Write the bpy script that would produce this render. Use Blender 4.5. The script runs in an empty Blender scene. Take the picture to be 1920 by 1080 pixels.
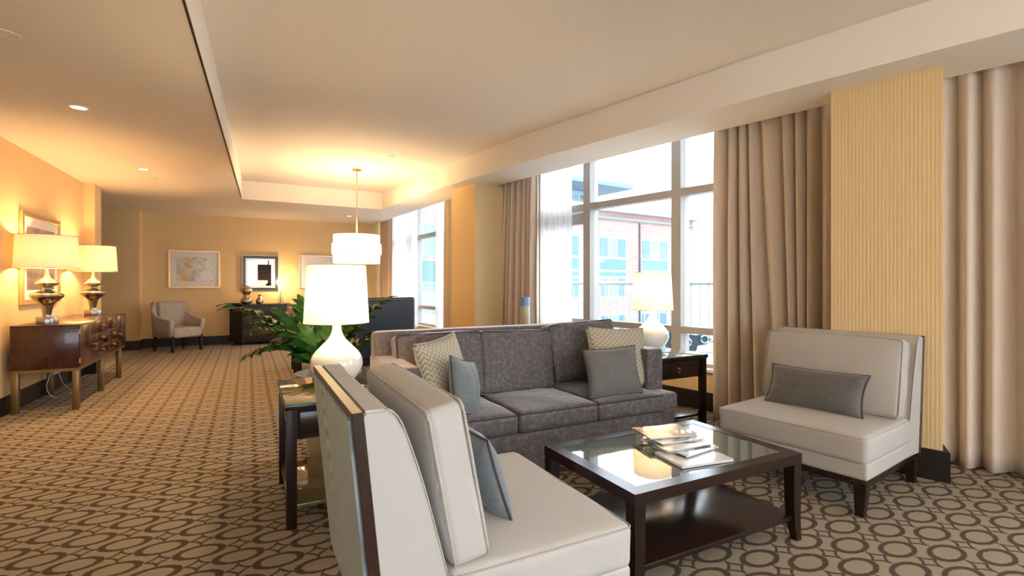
import bpy, bmesh, math, random
from mathutils import Vector, Matrix, noise
random.seed(7)
C = bpy.context.scene.collection
PI = math.pi

# ------------------------------------------------------------------ camera, world, exposure
cam_d = bpy.data.cameras.new('camera'); cam = bpy.data.objects.new('camera', cam_d); C.objects.link(cam)
cam.location = (0, 0, 1.3)
cam.rotation_euler = (PI/2, 0, -math.atan(495/950))
cam_d.sensor_width = 36; cam_d.lens = 950/1920*36; cam_d.shift_y = -9/1920
cam_d.clip_end = 500
bpy.context.scene.camera = cam
vs = bpy.context.scene.view_settings
vs.view_transform = 'Standard'; vs.look = 'None'; vs.gamma = 1; vs.use_curve_mapping = False
vs.exposure = 0.45
W = bpy.data.worlds.new('sky'); bpy.context.scene.world = W; W.use_nodes = True
bg = W.node_tree.nodes['Background']
bg.inputs[0].default_value = (0.86, 0.93, 1.0, 1); bg.inputs[1].default_value = 5.5

def lamp(name, loc, power, col, radius=.04, kind='POINT', spot=None, parent=None, blend=.6, rot=None):
    d = bpy.data.lights.new(name, kind); d.energy = power; d.color = col
    if kind in ('POINT', 'SPOT'): d.shadow_soft_size = radius
    if kind == 'SPOT': d.spot_size = spot; d.spot_blend = blend
    o = bpy.data.objects.new(name, d); C.objects.link(o); o.location = loc
    if rot: o.rotation_euler = rot
    if parent: o.parent = parent
    return o
WARM = (1.0, .62, .27); SOFT = (1.0, .75, .46)

# ------------------------------------------------------------------ materials
class NT:
    def __init__(s, name):
        s.m = bpy.data.materials.new(name); s.m.use_nodes = True
        s.t = s.m.node_tree; s.p = s.t.nodes['Principled BSDF']; s.out = s.t.nodes['Material Output']
        s.tc = s.t.nodes.new('ShaderNodeTexCoord')
    def n(s, typ, **k):
        q = s.t.nodes.new('ShaderNode'+typ)
        for a, b in k.items(): setattr(q, a, b)
        return q
    def put(s, sock, v):
        if hasattr(v, 'is_linked') or isinstance(v, bpy.types.NodeSocket): s.t.links.new(v, sock)
        else: sock.default_value = v
    def math(s, op, a, b=0., c=None, clamp=False):
        q = s.n('Math', operation=op, use_clamp=clamp); s.put(q.inputs[0], a); s.put(q.inputs[1], b)
        if c is not None: s.put(q.inputs[2], c)
        return q.outputs[0]
    def xyz(s, which='Object', src=None):
        q = s.n('SeparateXYZ'); s.put(q.inputs[0], src or s.tc.outputs[which]); return q.outputs
    def noise(s, scale, detail=3, which='Object', vec=None, rough=.5, dist=0):
        q = s.n('TexNoise'); q.inputs['Scale'].default_value = scale; q.inputs['Detail'].default_value = detail
        q.inputs['Roughness'].default_value = rough; q.inputs['Distortion'].default_value = dist
        s.put(q.inputs['Vector'], vec or s.tc.outputs[which]); return q
    def scale(s, v3, which='Object'):
        q = s.n('Mapping'); q.inputs['Scale'].default_value = v3; s.put(q.inputs['Vector'], s.tc.outputs[which]); return q.outputs[0]
    def mix(s, f, a, b):
        q = s.n('Mix', data_type='RGBA'); s.put(q.inputs[0], f)
        s.put(q.inputs[6], a if not isinstance(a, tuple) else (*a[:3], 1)); s.put(q.inputs[7], b if not isinstance(b, tuple) else (*b[:3], 1))
        return q.outputs[2]
    def ramp(s, f, stops):
        q = s.n('ValToRGB'); s.put(q.inputs[0], f)
        e = q.color_ramp.elements
        while len(e) < len(stops): e.new(.5)
        for el, (p, c) in zip(e, stops): el.position = p; el.color = (*c, 1)
        return q.outputs[0]
    def bump(s, h, strength=.3, dist=.01):
        q = s.n('Bump'); q.inputs['Strength'].default_value = strength; q.inputs['Distance'].default_value = dist
        s.put(q.inputs['Height'], h); s.put(s.p.inputs['Normal'], q.outputs[0])
    def set(s, color=None, rough=None, metal=None, **k):
        if color is not None: s.put(s.p.inputs['Base Color'], (*color[:3], 1) if isinstance(color, tuple) else color)
        if rough is not None: s.put(s.p.inputs['Roughness'], rough)
        if metal is not None: s.p.inputs['Metallic'].default_value = metal
        for a, b in k.items(): s.put(s.p.inputs[a], b)
        return s

def simple(name, col, rough=.5, metal=0., var=.08, ns=12, bump=0, bscale=60, **k):
    a = NT(name); nz = a.noise(ns, 3)
    c2 = tuple(max(0, v*(1-var*2)) for v in col); c1 = tuple(min(1, v*(1+var)) for v in col)
    a.set(a.mix(nz.outputs[0], c2, c1), rough, metal, **k)
    if bump: a.bump(a.noise(bscale, 2).outputs[0], bump, .004)
    return a.m
def wood(name, c1, c2, rough=.3, axis=(1, 12, 12), **k):
    a = NT(name); v = a.scale(axis); nz = a.noise(4, 5, vec=v, dist=1.2)
    a.set(a.ramp(nz.outputs[0], [(.3, c1), (.7, c2)]), rough, 0, **k); return a.m

M = {}
M['ceiling'] = simple('ceiling_paint', (.84, .77, .69), .85, var=.01)
a = NT('wallpaper'); x, y, z = a.xyz()
h = a.math('SINE', a.math('MULTIPLY', a.math('ADD', x, a.math('MULTIPLY', y, 1.0)), 420.)); nz = a.noise(90, 2, vec=a.scale((6, 6, .6)))
nb = a.noise(1.2, 2)
base = a.mix(nb.outputs[0], (.72, .52, .27), (.78, .57, .30))
a.set(a.mix(a.math('MULTIPLY', a.math('ADD', h, 1.), .2), base, (.64, .45, .22)), .75); a.bump(h, .25, .002); M['wall'] = a.m
M['wall_pale'] = simple('plaster_pale', (.70, .50, .27), .8, var=.03)
M['baseboard'] = simple('dark_baseboard', (.010, .005, .004), .5)
M['white'] = simple('white_paint', (.80, .78, .74), .5, var=.01)
M['alu'] = simple('window_metal', (.38, .37, .36), .4, 0, var=.02)
M['marble'] = simple('marble_floor', (.62, .52, .40), .2, var=.1, ns=3)
# carpet
a = NT('carpet'); nz = a.noise(70, 2); wob = a.n('VectorMath', operation='SCALE')
sub = a.n('VectorMath', operation='SUBTRACT'); a.put(sub.inputs[0], nz.outputs['Color']); sub.inputs[1].default_value = (.5, .5, .5)
a.put(wob.inputs[0], sub.outputs[0]); wob.inputs['Scale'].default_value = .012
add = a.n('VectorMath', operation='ADD'); a.put(add.inputs[0], a.tc.outputs['Object']); a.put(add.inputs[1], wob.outputs[0])
x, y, z = a.xyz(src=add.outputs[0])
PX, PY = .336, .258
u = a.math('DIVIDE', a.math('SUBTRACT', x, 2.985), PX); v = a.math('DIVIDE', a.math('SUBTRACT', y, 1.197), PY)
def cell(t, off, per):   # signed distance inside a repeating cell
    return a.math('SUBTRACT', a.math('FLOORED_MODULO', a.math('ADD', t, off+per/2), per), per/2)
def ell(cu, cv, ax, ay):
    e1 = a.math('POWER', a.math('MULTIPLY', cu, PX/ax), 2.); e2 = a.math('POWER', a.math('MULTIPLY', cv, PY/ay), 2.)
    return a.math('SQRT', a.math('ADD', e1, e2))
def sstep(e, edge, w):   # 1 where e<edge
    q = a.n('MapRange', interpolation_type='SMOOTHSTEP'); a.put(q.inputs[0], e)
    q.inputs[1].default_value = edge-w; q.inputs[2].default_value = edge+w; q.inputs[3].default_value = 1; q.inputs[4].default_value = 0
    return q.outputs[0]
outer = inner = None
for off in (0, .5):
    cu, cv = cell(u, off, 1.), cell(v, off, 1.)
    o_ = sstep(ell(cu, cv, .113, .067), 1, .04); i_ = sstep(ell(cu, cv, .078, .047), 1, .06)
    outer = o_ if outer is None else a.math('MAXIMUM', outer, o_); inner = i_ if inner is None else a.math('MAXIMUM', inner, i_)
cu, cv = cell(u, .25, .5), cell(v, .25, .5)
et = ell(cu, cv, .087, .069)
thin = a.math('MULTIPLY', sstep(a.math('ABSOLUTE', a.math('SUBTRACT', et, 1.)), .085, .03), a.math('SUBTRACT', 1., outer))
mask = a.math('MAXIMUM', a.math('SUBTRACT', outer, inner), thin, clamp=True)
pile = a.noise(260, 3, rough=.8); big = a.noise(30, 2)
field = a.mix(pile.outputs[0], (.21, .16, .105), (.42, .335, .235)); line = a.mix(pile.outputs[0], (.040, .019, .005), (.082, .043, .013))
a.set(a.mix(mask, field, line), .95); a.p.inputs['Sheen Weight'].default_value = .04
a.bump(a.math('ADD', pile.outputs[0], a.math('MULTIPLY', mask, -.3)), .6, .006); M['carpet'] = a.m
# fabrics
a = NT('curtain_fabric'); x, y, z = a.xyz(); nz = a.noise(60, 3, vec=a.scale((1, 1, .08))); nw = a.noise(220, 2)
a.set(a.mix(nz.outputs[0], (.60, .485, .39), (.70, .58, .47)), .8); a.p.inputs['Sheen Weight'].default_value = .15
a.bump(nw.outputs[0], .2, .002); M['curtain'] = a.m
a = NT('sheer_fabric'); tr = a.n('BsdfTranslucent'); tr.inputs[0].default_value = (.95, .95, .95, 1)
tp = a.n('BsdfTransparent'); df = a.n('BsdfDiffuse'); df.inputs[0].default_value = (.9, .9, .9, 1)
m1 = a.n('MixShader'); m1.inputs[0].default_value = .3; a.put(m1.inputs[1], tr.outputs[0]); a.put(m1.inputs[2], df.outputs[0])
m2 = a.n('MixShader'); m2.inputs[0].default_value = .22; a.put(m2.inputs[1], m1.outputs[0]); a.put(m2.inputs[2], tp.outputs[0])
a.t.links.new(m2.outputs[0], a.out.inputs[0]); M['sheer'] = a.m
def weave(name, c1, c2, k, rough=.75, strength=.4, dots=True):
    a = NT(name); x, y, z = a.xyz(); nx, ny, nz_ = a.xyz('Normal')
    top = a.math('GREATER_THAN', a.math('ABSOLUTE', nz_), .72)
    p_ = a.math('ADD', x, y); q_ = a.math('ADD', a.math('MULTIPLY', z, a.math('SUBTRACT', 1., top)), a.math('MULTIPLY', a.math('SUBTRACT', x, y), top))
    f1 = a.math('SINE', a.math('MULTIPLY', a.math('ADD', p_, q_), k)); f2 = a.math('SINE', a.math('MULTIPLY', a.math('SUBTRACT', p_, q_), k))
    d2 = a.math('MULTIPLY', a.math('MULTIPLY', a.math('ADD', f1, 1.), .5), a.math('MULTIPLY', a.math('ADD', f2, 1.), .5))
    if dots: d2 = a.math('MULTIPLY', a.math('SUBTRACT', d2, .25), 2.2, clamp=True)
    nz = a.noise(5, 2)
    col = a.mix(d2, c1, c2); col = a.mix(a.math('MULTIPLY', nz.outputs[0], .25), col, tuple(v*.8 for v in c1))
    a.set(col, rough); a.bump(a.math('SUBTRACT', 1., d2), strength, .0015); return a.m
M['chair_fabric'] = weave('woven_grey_fabric', (.60, .58, .56), (.13, .125, .125), 1150)
M['chair_fabric_plain'] = weave('pale_grey_linen', (.47, .435, .40), (.39, .36, .33), 900, strength=.15)
a = NT('panel_fabric'); w_ = a.n('TexWave', wave_type='RINGS', rings_direction='X'); w_.inputs['Scale'].default_value = 11; w_.inputs['Distortion'].default_value = 3.5
w_.inputs['Detail'].default_value = 2; w_.inputs['Detail Scale'].default_value = .8
mp = a.n('Mapping'); mp.inputs['Location'].default_value = (0, -.12, -.14); mp.inputs['Scale'].default_value = (1, 1, .38); a.put(mp.inputs[0], a.tc.outputs['Object']); a.put(w_.inputs['Vector'], mp.outputs[0])
nz = a.noise(60, 4, vec=a.scale((1, 1, .3)))
a.set(a.mix(nz.outputs[0], a.ramp(w_.outputs['Fac'], [(.15, (.07, .12, .17)), (.45, (.42, .50, .54)), (.8, (.55, .62, .65))]), (.50, .57, .60)), .6); a.bump(w_.outputs['Fac'], .4, .003); M['panel'] = a.m
a = NT('grey_velvet'); nz = a.noise(38, 5, rough=.7)
a.set(a.ramp(nz.outputs[0], [(.34, (.068, .055, .060)), (.52, (.115, .097, .102)), (.68, (.19, .165, .17))]), .62); a.p.inputs['Sheen Weight'].default_value = .9; a.p.inputs['Sheen Roughness'].default_value = .35
a.p.inputs['Sheen Tint'].default_value = (.9, .85, .85, 1); a.bump(a.noise(9, 5, vec=a.scale((1, 1, 1.6)), dist=.6).outputs[0], .45, .014); M['velvet'] = a.m
M['piping'] = simple('dark_piping', (.05, .045, .05), .7)
M['piping_pale'] = simple('pale_piping', (.42, .38, .33), .7)
a = NT('chevron_fabric'); x, y, z = a.xyz()
tri = a.math('PINGPONG', a.math('ADD', x, 5.), .021); t_ = a.math('MULTIPLY', tri, 1.5)
s_ = a.math('FLOORED_MODULO', a.math('ADD', a.math('ADD', z, 5.), t_), .034); mk = a.math('LESS_THAN', s_, .011)
a.set(a.mix(mk, (.34, .285, .195), (.58, .54, .44)), .75); M['chevron'] = a.m
def slub(name, c1, c2):
    a = NT(name); nz = a.noise(28, 4, vec=a.scale((1, 1, 9))); a.set(a.mix(nz.outputs[0], c1, c2), .7); a.p.inputs['Sheen Weight'].default_value = .3
    a.bump(nz.outputs[0], .25, .003); return a.m
M['slub_blue'] = slub('slub_blue_grey', (.085, .098, .11), (.22, .245, .265))
M['slub_grey'] = slub('slub_grey', (.08, .073, .07), (.19, .178, .168))
M['slub_dark'] = slub('slub_charcoal', (.06, .052, .05), (.155, .14, .13))
# woods, metals
M['espresso'] = wood('espresso_wood', (.014, .007, .006), (.028, .012, .009), .20)
M['espresso_leg'] = wood('espresso_leg_wood', (.013, .006, .005), (.025, .011, .008), .35, (12, 12, 1), **{'Specular IOR Level': .3})
M['satin_black'] = wood('satin_black_wood', (.012, .008, .008), (.022, .012, .011), .42, (10, 1, 10))
M['mahogany'] = wood('mahogany', (.028, .006, .003), (.062, .015, .007), .24, (10, 1, 10), **{'Coat Weight': .25})
M['frame_wood'] = wood('walnut_frame', (.020, .009, .006), (.040, .018, .011), .3, (12, 1, 12))
M['bronze'] = simple('bronze_metal', (.24, .16, .065), .38, .8, var=.05)
M['brass'] = simple('brass', (.65, .48, .22), .3, 1.)
M['gold'] = simple('gold_frame', (.75, .55, .26), .35, .9)
M['silverframe'] = simple('silver_frame', (.62, .56, .47), .3, .9)
M['pewter'] = simple('pewter', (.40, .345, .25), .22, 1., var=.15)
M['steel'] = simple('brushed_steel', (.45, .43, .40), .3, 1.)
M['chrome'] = simple('chrome', (.8, .8, .8), .15, 1.)
M['ceramic'] = simple('white_ceramic', (.86, .82, .76), .08, var=.01, **{'Coat Weight': .5})
M['navy'] = simple('navy_leather', (.018, .024, .038), .5, bump=.2)
M['taupe_velvet'] = simple('taupe_velvet', (.42, .36, .30), .7, var=.15, ns=20)
M['olive_velvet'] = simple('olive_velvet', (.22, .17, .10), .8, var=.25, ns=25)
M['beige_chair'] = simple('beige_upholstery', (.42, .30, .20), .7)
M['black'] = simple('black', (.01, .01, .01), .5)
M['plastic'] = simple('white_plastic', (.75, .72, .66), .4)
M['soil'] = simple('soil', (.035, .022, .014), .95, bump=.8, bscale=90)
M['pot'] = simple('beige_pot', (.42, .34, .24), .5)
def glassy(name, tint, ior=1.5, rough=0.):
    a = NT(name); t = a.n('BsdfTransparent'); t.inputs[0].default_value = (*tint, 1)
    g = a.n('BsdfGlossy'); g.inputs['Roughness'].default_value = rough; fr = a.n('Fresnel'); gm = a.n('NewGeometry'); a.put(fr.inputs[0], a.math('ADD', a.math('MULTIPLY', gm.outputs['Backfacing'], 1/ior-ior), ior))
    m = a.n('MixShader'); a.put(m.inputs[0], fr.outputs[0]); a.put(m.inputs[1], t.outputs[0]); a.put(m.inputs[2], g.outputs[0])
    a.t.links.new(m.outputs[0], a.out.inputs[0]); return a.m
M['glass'] = glassy('window_glass', (.97, .99, 1.0))
M['tabletop_glass'] = simple('back_painted_glass', (.10, .15, .15), .03, var=.02, **{'IOR': 2.2, 'Coat Weight': .6})
M['tint_glass'] = simple('olive_tinted_glass', (.13, .105, .055), .04, var=.03, **{'IOR': 1.9})
M['glass_edge'] = simple('green_glass_edge', (.10, .30, .22), .1)
M['clear'] = glassy('clear_glass', (.80, .88, .90), 1.6)
M['mirror'] = simple('mirror_glass', (.85, .85, .85), .01, 1., var=0)
M['mercury'] = simple('mercury_glass', (.62, .50, .40), .18, .9, var=.25, ns=20, bump=.4, bscale=25)
def shade_mat(name, col, tr=.55):
    a = NT(name); t = a.n('BsdfTranslucent'); t.inputs[0].default_value = (*col, 1); d = a.n('BsdfDiffuse'); d.inputs[0].default_value = (*col, 1)
    m = a.n('MixShader'); m.inputs[0].default_value = tr; a.put(m.inputs[1], d.outputs[0]); a.put(m.inputs[2], t.outputs[0])
    a.t.links.new(m.outputs[0], a.out.inputs[0]); return a.m
M['shade_white'] = shade_mat('ivory_shade', (.93, .85, .70), .16)
M['shade_gold'] = shade_mat('golden_shade', (.90, .74, .52), .075)
def emit(name, col, s):
    a = NT(name); a.set(col, .5); a.p.inputs['Emission Color'].default_value = (*col, 1); a.p.inputs['Emission Strength'].default_value = s; return a.m
M['lit'] = emit('lit_lens', (1, .82, .55), 6)
M['bulb'] = emit('frosted_bulb', (1, .75, .42), 12)
# leaves
a = NT('leaf'); nz = a.noise(18, 3); a.set(a.mix(nz.outputs[0], (.012, .055, .008), (.035, .13, .016)), .25); M['leaf'] = a.m
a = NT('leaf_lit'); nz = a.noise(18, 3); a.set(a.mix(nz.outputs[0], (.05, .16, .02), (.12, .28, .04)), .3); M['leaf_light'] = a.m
M['stem'] = simple('stem_green', (.10, .13, .04), .5)
# exterior
a = NT('brick_wall'); b = a.n('TexBrick'); b.inputs['Scale'].default_value = 1; b.inputs['Brick Width'].default_value = .44; b.inputs['Row Height'].default_value = .15; b.inputs['Mortar Size'].default_value = .015
b.inputs['Color1'].default_value = (.30, .165, .15, 1); b.inputs['Color2'].default_value = (.35, .20, .18, 1); b.inputs['Mortar'].default_value = (.36, .23, .21, 1)
x, y, z = a.xyz(); cb = a.n('CombineXYZ'); a.put(cb.inputs[0], x); a.put(cb.inputs[1], z); a.put(b.inputs['Vector'], cb.outputs[0])
a.set(b.outputs[0], .9); M['brick'] = a.m
M['haze_grey'] = simple('hazed_concrete', (.26, .33, .39), .8, var=.05)  # distance haze mixed into the base colour of the outside blocks
M['roof_blue'] = simple('blue_grey_cladding', (.13, .21, .27), .6)
M['spandrel'] = simple('green_spandrel', (.055, .15, .145), .35)
M['win_green'] = simple('green_glazing', (.05, .13, .15), .15)
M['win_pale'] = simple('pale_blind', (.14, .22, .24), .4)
M['rail'] = simple('pale_rail_metal', (.42, .50, .54), .4)
M['deck'] = simple('pale_deck', (.28, .32, .34), .8)
M['bracket'] = simple('dark_metal', (.06, .09, .12), .5, .4, var=.4, ns=60)
M['ground'] = simple('hazed_ground', (.26, .31, .34), .9, var=.15, ns=.3)  # pale haze painted into the ground colour

# ------------------------------------------------------------------ geometry helpers
def link(name, me, mat, parent=None, smooth=False, loc=None, rot=None):
    o = bpy.data.objects.new(name, me); C.objects.link(o)
    if isinstance(mat, (list, tuple)):
        for m in mat: me.materials.append(M[m])
    elif mat: me.materials.append(M[mat])
    if smooth:
        for p in me.polygons: p.use_smooth = True
    if parent: o.parent = parent
    if loc is not None: o.location = loc
    if rot is not None: o.rotation_euler = rot
    return o
def done(name, bm, mat, parent=None, smooth=False, loc=None, rot=None, angle=None):
    bmesh.ops.recalc_face_normals(bm, faces=bm.faces)
    me = bpy.data.meshes.new(name); bm.to_mesh(me); bm.free()
    o = link(name, me, mat, parent, smooth, loc, rot)
    if angle: me.set_sharp_from_angle(angle=math.radians(angle))
    return o
def tag(o, label, cat, group=None):
    o['label'] = label; o['category'] = cat
    if group: o['group'] = group
    return o
def thing(name, label, cat, loc=(0, 0, 0), rz=0, group=None):
    o = bpy.data.objects.new(name, None); C.objects.link(o); o.location = loc; o.rotation_euler = (0, 0, rz); o.empty_display_size = .1
    return tag(o, label, cat, group)
def struct(o): o['kind'] = 'structure'; return o
def box(bm, x0, x1, y0, y1, z0, z1, bev=0, seg=2):
    b2 = bmesh.new(); r = bmesh.ops.create_cube(b2, size=1)
    for v in b2.verts: v.co = Vector(((x0+x1)/2+v.co.x*(x1-x0), (y0+y1)/2+v.co.y*(y1-y0), (z0+z1)/2+v.co.z*(z1-z0)))
    if bev: bmesh.ops.bevel(b2, geom=b2.edges[:], offset=bev, segments=seg, affect='EDGES', profile=.5)
    me = bpy.data.meshes.new('t'); b2.to_mesh(me); b2.free(); bm.from_mesh(me); bpy.data.meshes.remove(me)
    return bm
def bx(name, d, mat, parent=None, bev=0, seg=2, **k):
    bm = bmesh.new(); box(bm, *d, bev, seg); return done(name, bm, mat, parent, smooth=bool(bev), angle=40 if bev else None, **k)
def prism(name, pts, z0, z1, mat, parent=None, bev=0, **k):
    bm = bmesh.new(); lo = [bm.verts.new((x, y, z0)) for x, y in pts]; hi = [bm.verts.new((x, y, z1)) for x, y in pts]
    n = len(pts); bm.faces.new(lo); bm.faces.new(hi)
    for i in range(n): bm.faces.new((lo[i], lo[(i+1) % n], hi[(i+1) % n], hi[i]))
    if bev: bmesh.ops.bevel(bm, geom=bm.edges[:], offset=bev, segments=2, affect='EDGES')
    return done(name, bm, mat, parent, **k)
def side_prism(name, pts, y0, y1, mat, parent=None, bev=0, seg=3, smooth=False):   # polygon in x,z extruded along y
    bm = bmesh.new(); lo = [bm.verts.new((x, y0, z)) for x, z in pts]; hi = [bm.verts.new((x, y1, z)) for x, z in pts]
    n = len(pts); bm.faces.new(lo); bm.faces.new(hi)
    for i in range(n): bm.faces.new((lo[i], lo[(i+1) % n], hi[(i+1) % n], hi[i]))
    if bev: bmesh.ops.bevel(bm, geom=bm.edges[:], offset=bev, segments=seg, affect='EDGES')
    return done(name, bm, mat, parent, smooth=smooth, angle=35 if smooth else None)
def lathe(name, prof, mat, parent=None, seg=40, loc=None, closed=True):
    bm = bmesh.new(); rings = []
    for r, z in prof: rings.append([bm.verts.new((max(r, 1e-4)*math.cos(2*PI*i/seg), max(r, 1e-4)*math.sin(2*PI*i/seg), z)) for i in range(seg)])
    for A, B in zip(rings, rings[1:]):
        for i in range(seg): bm.faces.new((A[i], A[(i+1) % seg], B[(i+1) % seg], B[i]))
    if closed: bm.faces.new(rings[0][::-1]); bm.faces.new(rings[-1])
    return done(name, bm, mat, parent, smooth=True, loc=loc, angle=40)
def smooth_prof(pts, n=5):
    out = []
    P_ = [pts[0]]+list(pts)+[pts[-1]]
    for i in range(1, len(P_)-2):
        for k in range(n):
            t = k/n; p0, p1, p2, p3 = P_[i-1], P_[i], P_[i+1], P_[i+2]
            out.append(tuple(.5*((2*p1[j])+(-p0[j]+p2[j])*t+(2*p0[j]-5*p1[j]+4*p2[j]-p3[j])*t*t+(-p0[j]+3*p1[j]-3*p2[j]+p3[j])*t**3) for j in range(len(p1))))
    out.append(tuple(pts[-1])); return out
def tube(bm, pts, r, seg=6, closed=False):
    pts = [Vector(p) for p in pts]; n = len(pts); rings = []
    up = Vector((0, 0, 1))
    for i, p in enumerate(pts):
        if closed: t = pts[(i+1) % n]-pts[i-1]
        else: t = pts[min(i+1, n-1)]-pts[max(i-1, 0)]
        t.normalize(); a_ = t.cross(up)
        if a_.length < .05: a_ = t.cross(Vector((1, 0, 0)))
        a_.normalize(); b_ = t.cross(a_).normalized()
        rr = r(i/(n-1)) if callable(r) else r
        rings.append([bm.verts.new(p+a_*math.cos(2*PI*k/seg)*rr+b_*math.sin(2*PI*k/seg)*rr) for k in range(seg)])
    m = n if closed else n-1
    for i in range(m):
        A, B = rings[i], rings[(i+1) % n]
        for k in range(seg): bm.faces.new((A[k], A[(k+1) % seg], B[(k+1) % seg], B[k]))
    if not closed: bm.faces.new(rings[0][::-1]); bm.faces.new(rings[-1])
    return bm
def tb(name, pts, r, mat, parent=None, seg=6, closed=False, **k):
    bm = bmesh.new(); tube(bm, pts, r, seg, closed); return done(name, bm, mat, parent, smooth=True, **k)
def cushion(name, sx, sy, sz, mat, parent=None, r=.03, puff=(0, 0, .02), n=14, wrinkle=.004, loc=None, rot=None, warp=None, seed=0):
    # rounded, puffed box centred on its own origin
    bm = bmesh.new(); hx, hy, hz = sx/2, sy/2, sz/2; h = (hx, hy, hz)
    idx = {}
    def V(p):
        k = tuple(round(c, 5) for c in p)
        if k not in idx: idx[k] = bm.verts.new(p)
        return idx[k]
    def coord(i, m, half):   # denser towards the edge
        rr = min(r, half*.98); k = 3
        if i <= k: return -half + rr*i/k
        if i >= m-k: return half - rr*(m-i)/k
        return -half+rr+(2*half-2*rr)*(i-k)/(m-2*k)
    m = n+6
    for ax in range(3):
        a1, a2 = (ax+1) % 3, (ax+2) % 3
        for sgn in (-1, 1):
            for i in range(m):
                for j in range(m):
                    q = []
                    for di, dj in ((0, 0), (1, 0), (1, 1), (0, 1)):
                        p = [0, 0, 0]; p[ax] = sgn*h[ax]; p[a1] = coord(i+di, m, h[a1]); p[a2] = coord(j+dj, m, h[a2]); q.append(V(p))
                    try: bm.faces.new(q)
                    except ValueError: pass
    for v in bm.verts:
        p = v.co; inn = Vector([max(-(h[k]-min(r, h[k]*.98)), min(h[k]-min(r, h[k]*.98), p[k])) for k in range(3)])
        d = p-inn
        if d.length > 1e-9:
            v.co = inn+Vector([d[k]/d.length*min(r, h[k]*.98) for k in range(3)])
        u_ = [v.co[k]/h[k] for k in range(3)]
        for k in range(3):
            if puff[k]:
                a1, a2 = (k+1) % 3, (k+2) % 3
                v.co[k] += puff[k]*u_[k]*(1-min(1, abs(u_[a1]))**2.5)*(1-min(1, abs(u_[a2]))**2.5)
        if wrinkle:
            nv = noise.noise_vector(v.co*6+Vector((seed*3.1, seed, 0))); v.co += nv*wrinkle*1.5
        if warp: v.co = Vector(warp(v.co))
    return done(name, bm, mat, parent, smooth=True, loc=loc, rot=rot)
def rrect(hx, hy, z, r, n=5, ax='z'):
    pts = []
    for cx, cy, a0 in ((hx-r, hy-r, 0), (-hx+r, hy-r, 90), (-hx+r, -hy+r, 180), (hx-r, -hy+r, 270)):
        for k in range(n+1):
            t = math.radians(a0+90*k/n); pts.append((cx+r*math.cos(t), cy+r*math.sin(t), z))
    if ax == 'y': pts = [(p[0], p[2], p[1]) for p in pts]
    if ax == 'x': pts = [(p[2], p[0], p[1]) for p in pts]
    return pts
def pillow(name, label, w, h, t, mat, pipe, loc, rot, cat='cushion', seed=0, group=None, pin=.075):
    # knife-edge scatter cushion in the local x,z plane; an Empty with cover and piping
    e = thing(name, label, cat, loc, 0, group); e.rotation_euler = rot
    n = 22; bm = bmesh.new()
    def outline(u, v):
        return Vector((u*w/2*(1-pin*(1-v*v)), 0, v*h/2*(1-pin*(1-u*u))))
    grid = {}
    for s in (-1, 1):
        for i in range(n+1):
            for j in range(n+1):
                u = -1+2*i/n; v = -1+2*j/n; edge = i in (0, n) or j in (0, n)
                if edge and s == 1: grid[s, i, j] = grid[-1, i, j]; continue
                p = outline(u, v)
                th = ((1-abs(u)**2.6)*(1-abs(v)**2.6))**.55*t*.56
                p.y = s*th + .006*noise.noise(Vector((u*2.5+seed, v*2.5, s)))*(0 if edge else 1)
                grid[s, i, j] = bm.verts.new(p)
        for i in range(n):
            for j in range(n):
                q = [grid[s, i, j], grid[s, i+1, j], grid[s, i+1, j+1], grid[s, i, j+1]]
                bm.faces.new(q if s < 0 else q[::-1])
    done('cover', bm, mat, e, smooth=True)
    rim = [outline(-1+2*i/n, -1) for i in range(n)]+[outline(1, -1+2*i/n) for i in range(n)]+[outline(1-2*i/n, 1) for i in range(n)]+[outline(-1, 1-2*i/n) for i in range(n)]
    tb('piping', rim, .0045, pipe, e, 5, True)
    return e
def copy_tree(o, parent=None):
    c = o.copy(); C.objects.link(c); c.parent = parent
    for ch in list(o.children): copy_tree(ch, c)
    return c

# ------------------------------------------------------------------ the facade curve
FP = [(-4, 6.05), (-2, 5.45), (0, 4.85), (1.37, 4.42), (2.41, 4.13), (3.38, 3.9), (4.97, 3.57), (5.77, 3.40), (6.73, 3.24), (8.08, 3.06), (10.16, 2.88), (12.5, 2.70), (14, 2.6)]
FA = [(-4, 5.45), (-2, 4.85), (0, 4.25), (1.19, 3.85), (2.66, 3.45), (5.1, 2.92), (6.42, 2.70), (7.53, 2.53), (9.87, 2.30)]
def interp(T, y):
    for (a_, b_), (c_, d_) in zip(T, T[1:]):
        if y <= c_: return b_+(d_-b_)*(y-a_)/(c_-a_)
    return T[-1][1]
fac = lambda y: interp(FP, y)
def fnorm(y):
    dx = (fac(y+.1)-fac(y-.1))/.2; v = Vector((1, -dx)); return v.normalized()   # outward normal
def fp(y, off): return (fac(y)+off, y)
ZC, ZU = 2.73, 3.05
YB = -3.6

# ------------------------------------------------------------------ room shell
floor_pts = [(-2.45, YB)]+[fp(y, .45) for y in (-3.6, -2, 0, 1.37, 2.41, 3.38, 4.97, 5.77, 6.73, 8.08, 10.16, 12.5)]+[(fac(12.9)+.45, 12.9), (-1.92, 12.9), (-1.92, 9.57), (-2.45, 9.57)]
struct(prism('floor', floor_pts, -.12, 0, 'carpet'))
struct(prism('floor', [(-6, 9.5), (-1.921, 9.5), (-1.921, 12.6), (-6, 12.6)], -.12, .002, 'marble'))
struct(prism('ceiling', [(-6.2, YB-.2), (fac(YB)+.55, YB-.2)]+[fp(y, .55) for y in (-3.6, -2, 0, 1.37, 2.41, 3.38, 4.97, 5.77, 6.73, 8.08, 10.16, 12.5)]+[(fac(13)+.55, 13.2), (-6.2, 13.2)], ZU, ZU+.15, 'ceiling'))
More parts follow.
